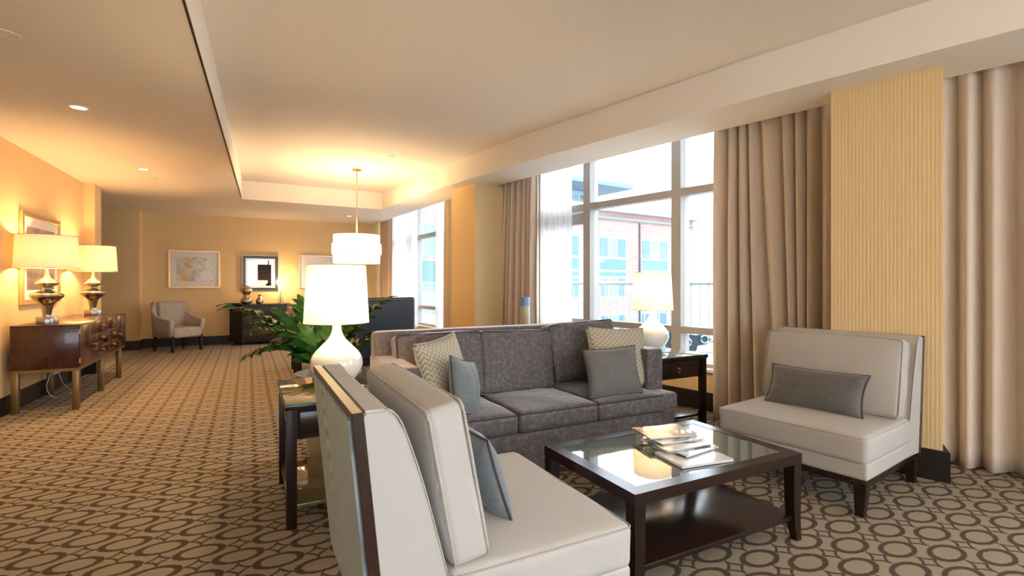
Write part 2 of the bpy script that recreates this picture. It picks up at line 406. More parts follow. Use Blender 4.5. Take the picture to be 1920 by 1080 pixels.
# lowered border of the ceiling around the tray
struct(prism('ceiling', [(-6, YB), (-.47, YB), (-.47, -3.0), (-.28, 3.04), (-.08, 9.76), (-.08, 12.9), (-6, 12.9)], ZC, ZU-.001, 'ceiling'))
struct(prism('ceiling', [(-.08, 9.76), (2.31, 9.87), (fac(9.87), 9.87), (fac(12.9), 12.9), (-.08, 12.9)], ZC, ZU-.001, 'ceiling'))
ys = [-3.6, -2, 0, 1.19, 2.0, 2.66, 3.4, 4.2, 5.1, 5.8, 6.42, 7.0, 7.53, 8.3, 9.0, 9.87]
struct(prism('ceiling', [(interp(FA, y), y) for y in ys]+[fp(y, 0) for y in ys[::-1]], ZC, ZU-.001, 'ceiling'))
# slot diffuser in the border
tag(prism('linear_air_slot', [(-.325, 2.0), (-.312, 2.0), (-.098, 9.45), (-.108, 9.45)], ZC-.005, ZC-.0005, 'black'), 'thin black air slot along the left edge of the raised ceiling tray', 'air vent')
# walls
struct(prism('wall_left', [(-2.6, YB), (-2.37, YB), (-2.08, 9.22), (-1.95, 9.22), (-1.95, 9.57), (-2.6, 9.57)], 0, ZC, 'wall'))
struct(prism('wall_left', [(-6, 9.4), (-2.3, 9.4), (-2.3, 9.57), (-6, 9.57)], 0, ZC, 'wall_pale'))
struct(prism('wall_left', [(-6.2, 9.4), (-6, 9.4), (-6, 12.9), (-6.2, 12.9)], 0, ZC, 'wall_pale'))
struct(prism('wall_back', [(-6, 12.12), (-1.88, 12.12), (-1.88, 12.47), (fac(12.47)+.5, 12.47), (fac(12.47)+.5, 12.9), (-6, 12.9)], 0, ZU-.002, 'wall'))
# unseen rear wall behind the camera; its glazing is added for fill daylight
for d in ((-2.6, 6.6, YB-.2, YB, 0, .45), (-2.6, 6.6, YB-.2, YB, 2.62, ZU), (-2.6, -2.0, YB-.2, YB, .45, 2.62), (5.3, 6.6, YB-.2, YB, .45, 2.62)): struct(bx('wall_rear', d, 'wall'))
WR = bpy.data.objects.new('window_4', None); C.objects.link(WR); WR['kind'] = 'structure'
for k in range(6): bx('mullion', (-2.0+k*1.46-.05, -2.0+k*1.46+.05, YB-.16, YB-.04, .451, 2.619), 'alu', WR)
for k in range(5): bx('pane', (-2.0+k*1.46+.05, -2.0+(k+1)*1.46-.05, YB-.105, YB-.099, .451, 2.619), 'glass', WR)
struct(bx('dark_reflect_panel', (.42, 1.06, YB+.002, YB+.05, .003, 2.25), 'espresso'))  # dark panel added out of view to darken part of the mirror's reflection
def baseb(name, line, t, z=.18):    # band following a polyline, room side to the left of travel
    out = []
    P_ = [Vector(p) for p in line]
    for i, p in enumerate(P_):
        d = (P_[min(i+1, len(P_)-1)]-P_[max(i-1, 0)])
        if 0 < i < len(P_)-1:
            d1 = (P_[i]-P_[i-1]).normalized(); d2 = (P_[i+1]-P_[i]).normalized(); n1 = Vector((-d1.y, d1.x)); n2 = Vector((-d2.y, d2.x))
            nn = (n1+n2); nn = nn/max(.3, nn.length_squared/2)
        else: d.normalize(); nn = Vector((-d.y, d.x))
        out.append(p+nn*t)
    return struct(prism(name, [tuple(p) for p in P_]+[tuple(p) for p in out[::-1]], .001, z, 'baseboard', bev=.004))
baseb('baseboard_left', [(-1.951, 9.57), (-1.951, 9.219), (-2.079, 9.219), (-2.369, YB)], .018)
baseb('baseboard_back', [(2.62, 12.469), (-1.879, 12.469), (-1.879, 12.119), (-6, 12.119)], .018)
# columns
CN = [(4.04, 1.64), (3.857, 2.253)]; CF = [(2.88, 6.67), (2.79, 7.35)]
struct(prism('wall_right', [CN[0], CN[1], (fac(2.35)+.45, 2.45), (4.86, 2.0)], 0, ZC, 'wall'))
struct(prism('wall_right', [CF[0], CF[1], (fac(7.5)+.45, 7.46), (fac(6.8)+.45, 6.80)], 0, ZC, 'wall'))
baseb('baseboard_right', [(4.60, 1.97), (4.045, 1.639), (3.856, 2.256), (fac(2.35)+.30, 2.39)], .03, .2)
baseb('baseboard_right', [(fac(6.8)+.30, 6.76), (2.881, 6.669), (2.789, 7.351), (fac(7.5)+.30, 7.44)], .03, .2)

# ------------------------------------------------------------------ windows along the facade
def along(y0, y1, off0, off1, z0, z1, name, mat, parent=None, step=.9):
    n = max(1, int((y1-y0)/step)); yy = [y0+(y1-y0)*i/n for i in range(n+1)]
    return prism(name, [fp(y, off0) for y in yy]+[fp(y, off1) for y in yy[::-1]], z0, z1, mat, parent)
def window(idx, y0, y1, mull, door=None):
    ys_ = sorted([y0]+mull+[y1])
    w = bpy.data.objects.new('window_%d' % idx, None); C.objects.link(w); w['kind'] = 'structure'
    for m in ys_: along(m-.055, m+.055, .34, .47, .43, ZU, 'mullion', 'alu', w)
    for a_, b_ in zip(ys_, ys_[1:]):
        along(a_+.055, b_-.055, .35, .46, 2.24, 2.32, 'transom', 'alu', w)
        along(a_+.055, b_-.055, .35, .46, .766, .837, 'sill_rail', 'alu', w)
        along(a_+.055, b_-.055, .35, .46, .43, .47, 'bottom_rail', 'alu', w)
        for z0, z1 in ((.47, .766), (.837, 2.24), (2.32, ZU)):
            along(a_+.055, b_-.055, .40, .406, z0, z1, 'pane', 'glass', w)
    if door: along(door[0], door[1], .35, .45, 2.07, 2.21, 'door_header', 'alu', w)
    # low wall, sill and its skirting
    struct(along(y0-.05, y1+.05, .30, .50, 0, .40, 'wall_right', 'wall'))
    struct(along(y0-.05, y1+.05, .27, .50, .40, .43, 'trim_%d' % idx, 'white'))
    struct(along(y0-.05, y1+.05, .28, .30, .001, .19, 'baseboard_right', 'baseboard'))
    return w
window(1, 7.5, 12.42, [9.3, 10.61, 11.7])
window(2, 2.42, 6.72, [2.95, 4.04, 5.305, 6.2], (5.37, 6.14))
window(3, -3.55, 1.86, [-2.6, -1.5, -.3, .9])

# ------------------------------------------------------------------ curtains
def curtain(name, label, y0, y1, folds, amp, mat, off=.17, z0=.015, z1=ZU-.03, seed=1, gather=None, group=None, cat='curtain', lean=0):
    rnd = random.Random(seed); n = folds*12; nz = 26; bm = bmesh.new(); rows = []
    ph = []; p_ = 0
    for i in range(n+1):
        ph.append(p_); p_ += 2*PI/12*(1+.45*math.sin(i*.13+seed*2)+rnd.uniform(-.1, .1))
    sc = folds*2*PI/ph[-1]; ph = [q*sc for q in ph]
    amps = [amp*(.75+.5*noise.noise(Vector((i*.09, seed*5.3, 0)))+.25) for i in range(n+1)]
    for j in range(nz+1):
        t = j/nz; z = z0+(z1-z0)*t; row = []
        for i in range(n+1):
            u = i/n; y = y0+(y1-y0)*u
            if gather: y += gather(u, t)
            k = 1.0-.45*t**3
            drift = .5*noise.noise(Vector((i*.05, t*1.3, seed)))
            d = amps[i]*k*(math.sin(ph[i]+drift)+.25*math.sin(2*ph[i]+1+drift*2))
            yy = y+lean*(1-t)+.012*math.cos(ph[i]+drift)
            nv = fnorm(yy); row.append(bm.verts.new((fac(yy)+off+nv.x*d, yy+nv.y*d, z)))
        rows.append(row)
    for A, B in zip(rows, rows[1:]):
        for i in range(n): bm.faces.new((A[i], A[i+1], B[i+1], B[i]))
    o = done(name, bm, mat, smooth=True); tag(o, label, cat, group)
    md = o.modifiers.new('thickness', 'SOLIDIFY'); md.thickness = .003
    return o
curtain('curtain', 'taupe curtain in the far back corner beside the back wall picture', 11.62, 12.38, 7, .045, 'curtain', seed=2)
curtain('sheer_curtain', 'white sheer curtain hanging left of the far window, next to the corner curtain', 10.2, 11.6, 14, .03, 'sheer', seed=3, cat='sheer curtain', off=.22)
curtain('sheer_curtain', 'white sheer curtain on the right of the far window beside a narrow taupe curtain', 8.72, 9.2, 6, .03, 'sheer', seed=4, cat='sheer curtain', off=.22)
curtain('curtain', 'narrow strip of taupe curtain touching the left side of the far column', 7.5, 8.68, 7, .05, 'curtain', seed=5)
curtain('curtain', 'taupe curtain right of the far yellow column, behind the sofa back', 6.02, 7.0, 9, .055, 'curtain', seed=6, gather=lambda u, t: .24*(1-t)*(u-.2)*(1 if u > .2 else 0))
curtain('sheer_curtain', 'peach lit sheer curtain between the column curtain and the main window', 5.42, 6.0, 8, .025, 'sheer', seed=7, cat='sheer curtain', off=.22)
curtain('curtain', 'wide taupe curtain between main window and near yellow column, behind the armless chair', 2.36, 3.48, 9, .065, 'curtain', seed=8, gather=lambda u, t: -.10*(1-t)*math.exp(-((u-.55)/.2)**2)+.05*t*math.exp(-((u-.5)/.15)**2))
curtain('curtain', 'taupe curtain at the right edge of the picture, right of the near column', .70, 1.86, 7, .07, 'curtain', seed=12)

# ------------------------------------------------------------------ sofa
def cush_piped(name, sx, sy, sz, mat, parent, pipe, loc, rot=None, seed=0, puff=(0, 0, .02), r=.035, warp=None, pz=True, wr=.004, axis='z'):
    o = cushion(name, sx, sy, sz, mat, parent, r, puff, loc=loc, rot=rot, seed=seed, warp=warp, wrinkle=wr)
    for s in (-1, 1):
        if axis == 'z': pts = rrect(sx/2-.004, sy/2-.004, s*(sz/2-.010), .03)
        elif axis == 'y': pts = [(p[0], s*(sy/2-.010), p[1]) for p in rrect(sx/2-.004, sz/2-.004, 0, .03)]
        else: pts = [(s*(sx/2-.010), p[0], p[1]) for p in rrect(sy/2-.004, sz/2-.004, 0, .03)]
        if warp: pts = [warp(Vector(p)) for p in pts]
        tb('piping', pts, .0055, pipe, o, 5, True)
    return o
SF = thing('sofa', 'long grey velvet three seat sofa between the two white table lamps', 'sofa', (.79, 2.84, 0))
bx('base', (.03, 2.13, .04, .94, .05, .33), 'velvet', SF, .012)
for x in (.09, 2.03):
    for y in (.10, .86): bx('leg', (x-.03, x+.03, y-.03, y+.03, 0, .055), 'espresso_leg', SF)
def back_warp(v): return Vector((v.x, v.y+(v.z+.2)*.12, v.z))
cushion('back', 2.12, .17, .66, 'velvet', SF, .035, (0, 0, 0), loc=(1.07, .88, .62), wrinkle=.002)
for x in (.08, 2.06): cushion('arm', .16, .76, .47, 'velvet', SF, .02, (0, 0, 0), loc=(x, .56, .545), wrinkle=.002, n=8)
def tcush(side):
    def w(v):   # the outer seat cushions wrap around the front of the arm
        v = Vector(v)
        if side and v.x*side > .2 and v.y < -.22: pass
        return v
    return w
for i, (xc, wd) in enumerate(((.445, .62), (1.075, .63), (1.70, .62))):
    cush_piped('seat_cushion', wd, .76, .135, 'velvet', SF, 'piping', (xc, .40, .395), seed=i, puff=(0, 0, .022))
for x, sgn in ((.085, -1), (2.06, 1)):     # T ends in front of the arms
    cushion('seat_cushion_end', .17, .20, .132, 'velvet', SF, .03, (0, 0, .004), loc=(x, .12, .393), n=6)
for i, (xc, wd, zz, tilt) in enumerate(((.44, .65, .70, .0), (1.06, .63, .69, .03), (1.69, .65, .735, -.055))):
    cush_piped('back_cushion', wd, .19, .46, 'velvet', SF, 'piping', (xc, .69, zz), rot=(-.17, tilt, 0), seed=5+i, puff=(0, .045, .012), axis='y', wr=.011)

pillow('throw_pillow', 'beige chevron pillow at the left end of the grey sofa', .50, .50, .15, 'chevron', 'piping_pale', (1.14, 3.15, .70), (math.radians(-14), math.radians(-4), math.radians(38)), seed=1)
pillow('throw_pillow', 'small blue grey pillow leaning on the chevron pillow at the sofa left end', .36, .36, .12, 'slub_blue', 'piping', (1.215, 2.975, .645), (math.radians(-12), math.radians(14), math.radians(42)), seed=2)
pillow('throw_pillow', 'beige chevron pillow at the right end of the grey sofa behind a plain pillow', .54, .48, .15, 'chevron', 'piping_pale', (2.60, 3.17, .715), (math.radians(-16), math.radians(3), math.radians(-6)), seed=3)
pillow('throw_pillow', 'plain grey pillow in front of the right chevron pillow on the sofa', .45, .36, .12, 'slub_grey', 'piping', (2.40, 2.99, .645), (math.radians(-14), math.radians(-2), math.radians(-8)), seed=4)

# ------------------------------------------------------------------ armless chairs: front faces +x, origin on the floor under the top of the back
def slipper(label, loc, rz, mat):
    e = thing('slipper_chair', label, 'chair', loc, rz, 'armless lounge chairs around the coffee table')
    y0, y1 = -.45, .45
    for x, sx in ((.16, -1), (.945, 1)):
        for y, sy in ((y0+.035, -1), (y1-.035, 1)):
            bm = bmesh.new(); a = .032; b = .021; dx = sx*.02
            lo = [bm.verts.new((x+dx+i*b, y+j*b, 0)) for i, j in ((-1, -1), (1, -1), (1, 1), (-1, 1))]
            hi = [bm.verts.new((x+i*a, y+j*a, .165)) for i, j in ((-1, -1), (1, -1), (1, 1), (-1, 1))]
            bm.faces.new(lo); bm.faces.new(hi)
            for i in range(4): bm.faces.new((lo[i], lo[(i+1) % 4], hi[(i+1) % 4], hi[i]))
            done('leg', bm, 'espresso_leg', e)
    bx('base_rail', (.13, .965, y0+.005, y1-.005, .160, .195), 'espresso', e, .003)
    cushion('seat_base', .80, .895, .10, mat, e, .015, (0, 0, 0), loc=(.565, 0, .245), n=8, wrinkle=.0015)
    s = cushion('seat_cushion', .70, .90, .165, mat, e, .032, (0, .004, .018), loc=(.625, 0, .362), n=14, wrinkle=.003)
    for z in (.07,): tb('seam', rrect(.349, .449, z, .03), .0025, 'chair_fabric_plain', s, 5, True)
    # back slab, thick at the foot and leaning backwards
    slab = [(.105, .185), (.35, .20), (.275, .436), (.20, .72), (.145, .885), (.118, .935), (.095, .952), (.03, .952), (.037, .93)]
    o = side_prism('back', slab, y0+.004, y1-.004, mat, e, .008, 2, smooth=True)
    for s_ in (-1, 1):
        tb('seam', [(p[0]+.002, s_*(.446), p[1]) for p in smooth_prof(slab[2:7], 3)], .003, 'chair_fabric_plain', o, 5)
    # wooden frame with the patterned rear panel
    fr = [(.0, .95), (.032, .95), (.112, .165), (.08, .165)]
    for s_ in (-1, 1):
        ya, yb = (y0, y0+.012) if s_ < 0 else (y1-.012, y1)
    side_prism('back_frame', fr, y0, y1, 'frame_wood', e, .002, 1)
    side_prism('rear_panel', [(-.004, .925), (.004, .925), (.075, .20), (.067, .20)], y0+.035, y1-.035, 'panel', e)
    cush_piped('back_cushion', .13, .86, .50, mat, e, 'piping_pale' if mat != 'chair_fabric' else 'chair_fabric_plain', (.318, 0, .69), rot=(0, -.185, 0), seed=3, puff=(.035, 0, .008), r=.03, axis='x', wr=.004)
    return e
slipper('pale grey armless chair in the foreground seen from behind with patterned back panel', (.245, 1.85, 0), 0, 'chair_fabric')
slipper('pale grey armless chair beside the near column with a long dark pillow', (3.93, 2.165, 0), PI+math.radians(8.5), 'chair_fabric_plain')
pillow('lumbar_pillow', 'long charcoal pillow on the right armless chair', .62, .29, .11, 'slub_dark', 'piping', (3.395, 2.095, .58), (math.radians(-24), 0, math.radians(-81.5)), seed=5)
pillow('throw_pillow', 'blue grey pillow leaning on the back of the foreground chair', .42, .34, .11, 'slub_blue', 'piping', (.785, 1.80, .595), (math.radians(-18), 0, math.radians(90)), seed=6)

# ------------------------------------------------------------------ coffee table
CT = thing('coffee_table', 'square dark wood coffee table with a glass top and lower shelf', 'table', (1.94, 1.95, 0))
hx, hy, zt = .545, .355, .44
bm = bmesh.new(); fw = .065
for d in ((-hx, hx, -hy, -hy+fw), (-hx, hx, hy-fw, hy), (-hx, -hx+fw, -hy+fw, hy-fw), (hx-fw, hx, -hy+fw, hy-fw)): box(bm, *d, zt-.05, zt)
done('top_frame', bm, 'espresso', CT)
bx('glass_top', (-hx+fw, hx-fw, -hy+fw, hy-fw, zt-.012, zt-.002), 'tabletop_glass', CT)
bx('lower_shelf', (-hx+.02, hx-.02, -hy+.02, hy-.02, .10, .125), 'espresso', CT, .003)
for sx in (-1, 1):
    for sy in (-1, 1):
        bm = bmesh.new(); rings = []
        for z, k, o_ in ((zt-.05, .029, 0), (.20, .027, 0), (.10, .024, .003), (.04, .020, .010), (0, .018, .016)):
            cx, cy = sx*(hx-.03+o_), sy*(hy-.03+o_*.5); rings.append([bm.verts.new((cx+i*k, cy+j*k, z)) for i, j in ((-1, -1), (1, -1), (1, 1), (-1, 1))])
        for A, B in zip(rings, rings[1:]):
            for i in range(4): bm.faces.new((A[i], A[(i+1) % 4], B[(i+1) % 4], B[i]))
        bm.faces.new(rings[0]); bm.faces.new(rings[-1]); done('leg', bm, 'espresso_leg', CT)
def cover_mat(name, seed, cols):
    a = NT(name); nz = a.noise(5, 4, dist=1.5, vec=a.scale((1, 1.6, 1))); nz.inputs['Vector']
    mp = a.n('Mapping'); mp.inputs['Location'].default_value = (seed*3.3, seed*1.7, 0); a.put(mp.inputs[0], a.tc.outputs['Object']); a.put(nz.inputs['Vector'], mp.outputs[0])
    a.set(a.ramp(nz.outputs[0], cols), .12, **{'Coat Weight': .4}); return a.m
M['pages'] = simple('paper_pages', (.62, .62, .64), .7)
covers = [cover_mat('cover_a', 1, [(.35, (.55, .56, .60)), (.6, (.80, .78, .78))]), cover_mat('cover_b', 2, [(.42, (.03, .05, .06)), (.5, (.45, .42, .36)), (.58, (.80, .83, .85))]),
          cover_mat('cover_c', 3, [(.42, (.10, .14, .16)), (.5, (.55, .58, .58)), (.62, (.85, .82, .74))]), cover_mat('cover_d', 4, [(.4, (.25, .22, .20)), (.5, (.70, .66, .60)), (.6, (.85, .83, .80))]),
          cover_mat('cover_e', 5, [(.38, (.30, .13, .10)), (.5, (.82, .74, .66)), (.65, (.88, .84, .80))])]
for i, m_ in enumerate(covers): M['cover%d' % i] = m_
zz = .4405
# (centre x, y, width, depth, heading, thickness, label)
mags = [(1.945, 1.80, .30, .215, -8, .012, 'pale glossy magazine at the bottom of the coffee table stack, nearest the camera', 0),
        (2.00, 1.90, .27, .205, 8, .007, 'dark and white magazine lying second from the bottom of the stack', 1),
        (1.99, 1.96, .285, .21, -4, .008, 'grey edged magazine in the middle of the coffee table stack', 2),
        (2.02, 2.02, .27, .20, -7, .008, 'magazine with a mixed photo cover just under the top one', 3),
        (2.02, 2.075, .28, .205, -14, .008, 'pale pink and cream magazine on top of the stack', 4)]
for cx, cy, w_, d_, hd, t_, lb, k in mags:
    e = thing('magazine', lb, 'magazine', (cx, cy, zz), math.radians(hd), 'magazines on the coffee table')
    bx('pages', (-w_/2+.003, w_/2, -d_/2+.003, d_/2-.003, .0008, t_-.0008), 'pages', e)
    bm = bmesh.new(); nn = 8   # cover: slightly curled sheets and the spine
    def sheet(za, curl):
        g = [[bm.verts.new((-w_/2+w_*i/nn, -d_/2+d_*j/4, za+curl*max(0, (i/nn-.55))**2*(1 if j < 2 else .3))) for j in range(5)] for i in range(nn+1)]
        for i in range(nn):
            for j in range(4): bm.faces.new((g[i][j], g[i+1][j], g[i+1][j+1], g[i][j+1]))
        return g
    g1 = sheet(t_, .04 if k == 4 else .004); g0 = sheet(.0002, 0)
    for j in range(4): bm.faces.new((g0[0][j], g0[0][j+1], g1[0][j+1], g1[0][j]))
    done('cover', bm, 'cover%d' % k, e)
    zz += t_+.0020

# ------------------------------------------------------------------ end tables: origin at floor, drawer face towards -y
def end_table(label, x0, x1, y0, y1, zt, gl, handle):
    e = thing('end_table', label, 'table', ((x0+x1)/2, (y0+y1)/2, 0), 0, 'dark end tables at both ends of the sofa')
    a, b = (x1-x0)/2, (y1-y0)/2
    bx('tabletop', (-a, a, -b, b, zt-.035, zt-.008), 'espresso', e, .003)
    bx('glass_cover', (-a+.004, a-.004, -b+.004, b-.004, zt-.008, zt), gl, e, .001)
    bx('glass_edge', (-a+.002, a-.002, -b+.002, -b+.004, zt-.008, zt-.001), 'glass_edge', e)
    bx('apron', (-a+.03, a-.03, -b+.03, b-.03, zt-.20, zt-.035), 'espresso', e)
    dr = bx('drawer', (-a+.075, a-.075, -b+.022, -b+.031, zt-.185, zt-.055), 'espresso', e, .003)
    if handle:
        pts = [(.013*math.cos(t), -b+.012, zt-.125+.022*math.sin(t)) for t in [2*PI*k/14 for k in range(14)]]; tb('handle', pts, .0035, 'brass', dr, 6, True)
        tb('knob', [(0, -b+.024, zt-.105), (0, -b+.012, zt-.105)], .006, 'brass', dr, 8)
    for sx in (-1, 1):
        for sy in (-1, 1):
            cx, cy = sx*(a-.035), sy*(b-.035); bx('leg', (cx-.026, cx+.026, cy-.026, cy+.026, 0, zt-.036), 'espresso_leg', e, .002)
    bx('lower_shelf', (-a+.02, a-.02, -b+.02, b-.02, .10, .12), 'tint_glass' if gl == 'tint_glass' else 'espresso', e, .002)
    return e
end_table('dark end table with an olive tinted glass top behind the foreground chair', .17, .75, 2.90, 3.66, .665, 'tint_glass', False)
end_table('dark end table with a ring pull drawer right of the sofa', 3.03, 3.72, 3.27, 3.97, .655, 'tabletop_glass', True)

# ------------------------------------------------------------------ white lamps
def white_lamp(label, loc, power):
    e = thing('table_lamp', label, 'lamp', loc, 0, 'white gourd lamps beside the sofa')
    prof = smooth_prof([(.062, 0), (.068, .006), (.110, .04), (.146, .095), (.156, .145), (.140, .195), (.095, .245), (.052, .29), (.030, .335), (.026, .38), (.030, .425)], 5)
    lathe('lamp_base', prof, 'ceramic', e, 48)
    lathe('neck', [(.012, .425), (.012, .47)], 'brass', e, 12)
    sh = lathe('lamp_shade', [(.194, .39), (.174, .745)], 'shade_white', e, 56, closed=False)
    for r_, z_ in ((.194, .39), (.174, .745)): tb('shade_rim', [(r_*math.cos(2*PI*k/48), r_*math.sin(2*PI*k/48), z_) for k in range(48)], .002, 'plastic', sh, 5, True)
    bm = bmesh.new()
    for k in range(3): tube(bm, [(0, 0, .70), (.175*math.cos(2*PI*k/3), .175*math.sin(2*PI*k/3), .738)], .0018, 5)
    tube(bm, [(0, 0, .47), (0, 0, .70)], .003, 5); done('shade_frame', bm, 'brass', e)
    lamp('lamp_light', (0, 0, .57), power, SOFT, .045, parent=e)
    return e
white_lamp('glowing white gourd lamp on the left end table among green leaves', (.49, 3.30, .6655), 17)
white_lamp('glowing white gourd lamp on the right end table in front of the window', (3.45, 3.70, .6555), 12)

# ------------------------------------------------------------------ console with two metal lamps
CO = thing('console_sideboard', 'long mahogany sideboard on bronze legs under two pewter lamps', 'cabinet', (-1.82, 7.77, 0))
x0, x1, yA, yB, zb, zt = -.255, .275, -1.08, 1.14, .43, .868
bx('body', (x0, x1, yA, yB, zb, zt), 'mahogany', CO, .004)
bx('top', (x0-.002, x1+.004, yA-.004, yB+.004, zt, zt+.008), 'mahogany', CO, .002)
bm = bmesh.new()
box(bm, x0+.01, x1, yA+.005, yA+.045, zb-.03, zb-.001); box(bm, x0+.01, x1, yB-.045, yB-.005, zb-.03, zb-.001)
box(bm, x1-.04, x1, yA+.045, yB-.045, zb-.03, zb-.001); box(bm, x0, x0+.04, yA+.045, yB-.045, zb-.03, zb-.001)
done('metal_frame', bm, 'bronze', CO)
for y in (yA+.04, -.05, .90):
    for x in (x0+.03, x1-.03): bx('leg', (x-.028, x+.028, y-.028, y+.028, 0, zb-.03), 'bronze', CO, .002)
def bow_handle(y, z, par):
    o = tb('handle', smooth_prof([(x1+.010, y-.035, z+.006), (x1+.030, y-.03, z-.004), (x1+.032, y, z-.012), (x1+.030, y+.03, z-.004), (x1+.010, y+.035, z+.006)], 3), .004, 'brass', par, 6)
fr_ = [('door', yA+.01, yA+.60), ('drawer', yA+.61, yA+1.18), ('drawer', yA+1.19, yA+1.72), ('door', yA+1.73, yB-.01)]
for kd, a_, b_ in fr_:
    if kd == 'door':
        d = bx('door', (x1, x1+.008, a_, b_, zb+.012, zt-.01), 'mahogany', CO, .001)
        bow_handle(b_-.05 if a_ < 0 else a_+.05, .62, d)
        if a_ < 0:
            for z in (.50, .80): bx('hinge', (x1+.001, x1+.010, a_-.004, a_+.006, z-.025, z+.025), 'brass', d)
    else:
        for k in range(3):
            za = zb+.012+k*.143; d = bx('drawer', (x1, x1+.008, a_, b_, za, za+.137), 'mahogany', CO, .001); bow_handle((a_+b_)/2, za+.08, d)
def pewter_lamp(label, loc, power):
    e = thing('table_lamp', label, 'lamp', loc, 0, 'pewter lamps on the sideboard')
    lathe('plinth', [(.088, 0), (.09, .004), (.09, .068), (.087, .072)], 'steel', e, 40)
    prof = smooth_prof([(.038, .072), (.036, .10), (.046, .16), (.062, .21), (.105, .25), (.138, .285), (.128, .315), (.075, .335), (.042, .355), (.044, .385), (.084, .405), (.096, .425), (.070, .45), (.030, .485), (.014, .55), (.011, .59)], 4)
    lathe('lamp_base', prof, 'pewter', e, 44)
    sh = lathe('lamp_shade', [(.262, .582), (.245, .92)], 'shade_gold', e, 56, closed=False)
    for r_, z_ in ((.262, .582), (.245, .92)): tb('shade_rim', [(r_*math.cos(2*PI*k/48), r_*math.sin(2*PI*k/48), z_) for k in range(48)], .003, 'bronze', sh, 5, True)
    bm = bmesh.new()
    for k in range(3): tube(bm, [(0, 0, .87), (.247*math.cos(2*PI*k/3+.4), .247*math.sin(2*PI*k/3+.4), .905)], .002, 5)
    tube(bm, [(0, 0, .59), (0, 0, .87)], .003, 5); done('shade_frame', bm, 'brass', e)
    lamp('lamp_light', (0, 0, .74), power, WARM, .05, parent=e)
pewter_lamp('pewter double bulb lamp on the near end of the sideboard', (-1.865, 6.95, .8762), 30)
pewter_lamp('pewter double bulb lamp on the far end of the sideboard', (-1.835, 8.58, .8762), 30)
tag(tb('power_cord', smooth_prof([(-2.068, 7.62, .32), (-2.0, 7.60, .30), (-2.03, 7.55, .12), (-1.95, 7.50, .006), (-1.85, 7.75, .006), (-1.98, 7.95, .08), (-2.05, 8.0, .25)], 6), .004, 'plastic'), 'white power cord curling on the carpet under the sideboard', 'cord')

# ------------------------------------------------------------------ pictures, mirror, switch
def art(name, kind):
    a = NT(name); n1 = a.noise(3.2, 5, dist=.8); n2 = a.noise(9, 6, vec=a.scale((1, 1, 3)), dist=2)
    if kind == 0:
        x, y, z = a.xyz(); base = a.ramp(n1.outputs[0], [(.35, (.52, .47, .38)), (.5, (.66, .58, .42)), (.66, (.38, .37, .33))])
        g = a.math('LESS_THAN', a.math('ADD', a.noise(6.5, 3, dist=.4).outputs[0], a.math('MULTIPLY', a.math('ABSOLUTE', a.math('ADD', x, .12)), 1.1)), .50)
        base = a.mix(g, base, (.62, .30, .07)); sc = a.math('MULTIPLY', a.math('GREATER_THAN', n2.outputs[0], .60), a.math('GREATER_THAN', x, -.06))
        a.set(a.mix(sc, base, (.10, .085, .07)), .15)
    elif kind == 1:
        x, y, z = a.xyz(); a.set(a.ramp(a.math('ADD', a.math('MULTIPLY', z, .6), n1.outputs[0]), [(.25, (.16, .11, .10)), (.5, (.30, .24, .22)), (.75, (.50, .44, .40))]), .15)
    else: a.set(a.ramp(n1.outputs[0], [(.4, (.62, .58, .56)), (.6, (.60, .45, .36))]), .15)
    return a.m
for k in range(3): M['art%d' % k] = art('abstract_print_%d' % k, k)
M['mat_board'] = simple('mat_board', (.76, .72, .68), .7, var=.01)
def picture(label, w, h, fw, artk, frame, loc, rz, mw=.09, cat='picture'):   # local: x width, z height, faces -y
    e = thing('framed_picture', label, cat, loc, rz)
    bm = bmesh.new()
    for d in ((-w/2, w/2, h/2-fw, h/2), (-w/2, w/2, -h/2, -h/2+fw), (-w/2, -w/2+fw, -h/2+fw, h/2-fw), (w/2-fw, w/2, -h/2+fw, h/2-fw)): box(bm, d[0], d[1], -.03, 0, d[2], d[3], .003, 1)
    done('frame', bm, frame, e)
    bm = bmesh.new(); a_, b_ = w/2-fw, h/2-fw; c_, d_ = a_-mw, b_-mw
    for q in ((-a_, a_, d_, b_), (-a_, a_, -b_, -d_), (-a_, -c_, -d_, d_), (c_, a_, -d_, d_)): box(bm, q[0], q[1], -.014, -.004, q[2], q[3])
    done('mat_board', bm, 'mat_board', e); bx('print', (-c_, c_, -.010, -.004, -d_, d_), 'art%d' % artk, e)
    return e
picture('large gold framed print with white mat hanging behind the sideboard lamps', 1.12, 1.0, .055, 1, 'gold', (-2.112, 7.64, 1.57), PI/2-.0226, .10)
picture('gold framed abstract print with orange blotches above the grey armchair', .92, .78, .03, 0, 'gold', (-.99, 12.465, 1.59), 0, .11)
picture('silver framed pale print right of the mirror, partly behind the pendant', 1.02, .76, .025, 2, 'silverframe', (1.54, 12.465, 1.56), 0, .13)
MI = thing('wall_mirror', 'square mirror in a dark and silver frame above the black chest', 'mirror', (.245, 12.465, 1.52))
def ring(name, w, h, fw, y0, y1, mat, par):
    bm = bmesh.new()
    for d in ((-w/2, w/2, h/2-fw, h/2), (-w/2, w/2, -h/2, -h/2+fw), (-w/2, -w/2+fw, -h/2+fw, h/2-fw), (w/2-fw, w/2, -h/2+fw, h/2-fw)): box(bm, d[0], d[1], y0, y1, d[2], d[3], .003, 1)
    return done(name, bm, mat, par)
ring('outer_edge', .72, .78, .012, -.03, 0, 'silverframe', MI); ring('frame', .696, .756, .055, -.045, 0, 'espresso', MI); ring('inner_frame', .586, .646, .05, -.035, 0, 'silverframe', MI)
bx('mirror_glass', (-.245, .245, -.015, -.004, -.275, .275), 'mirror', MI)
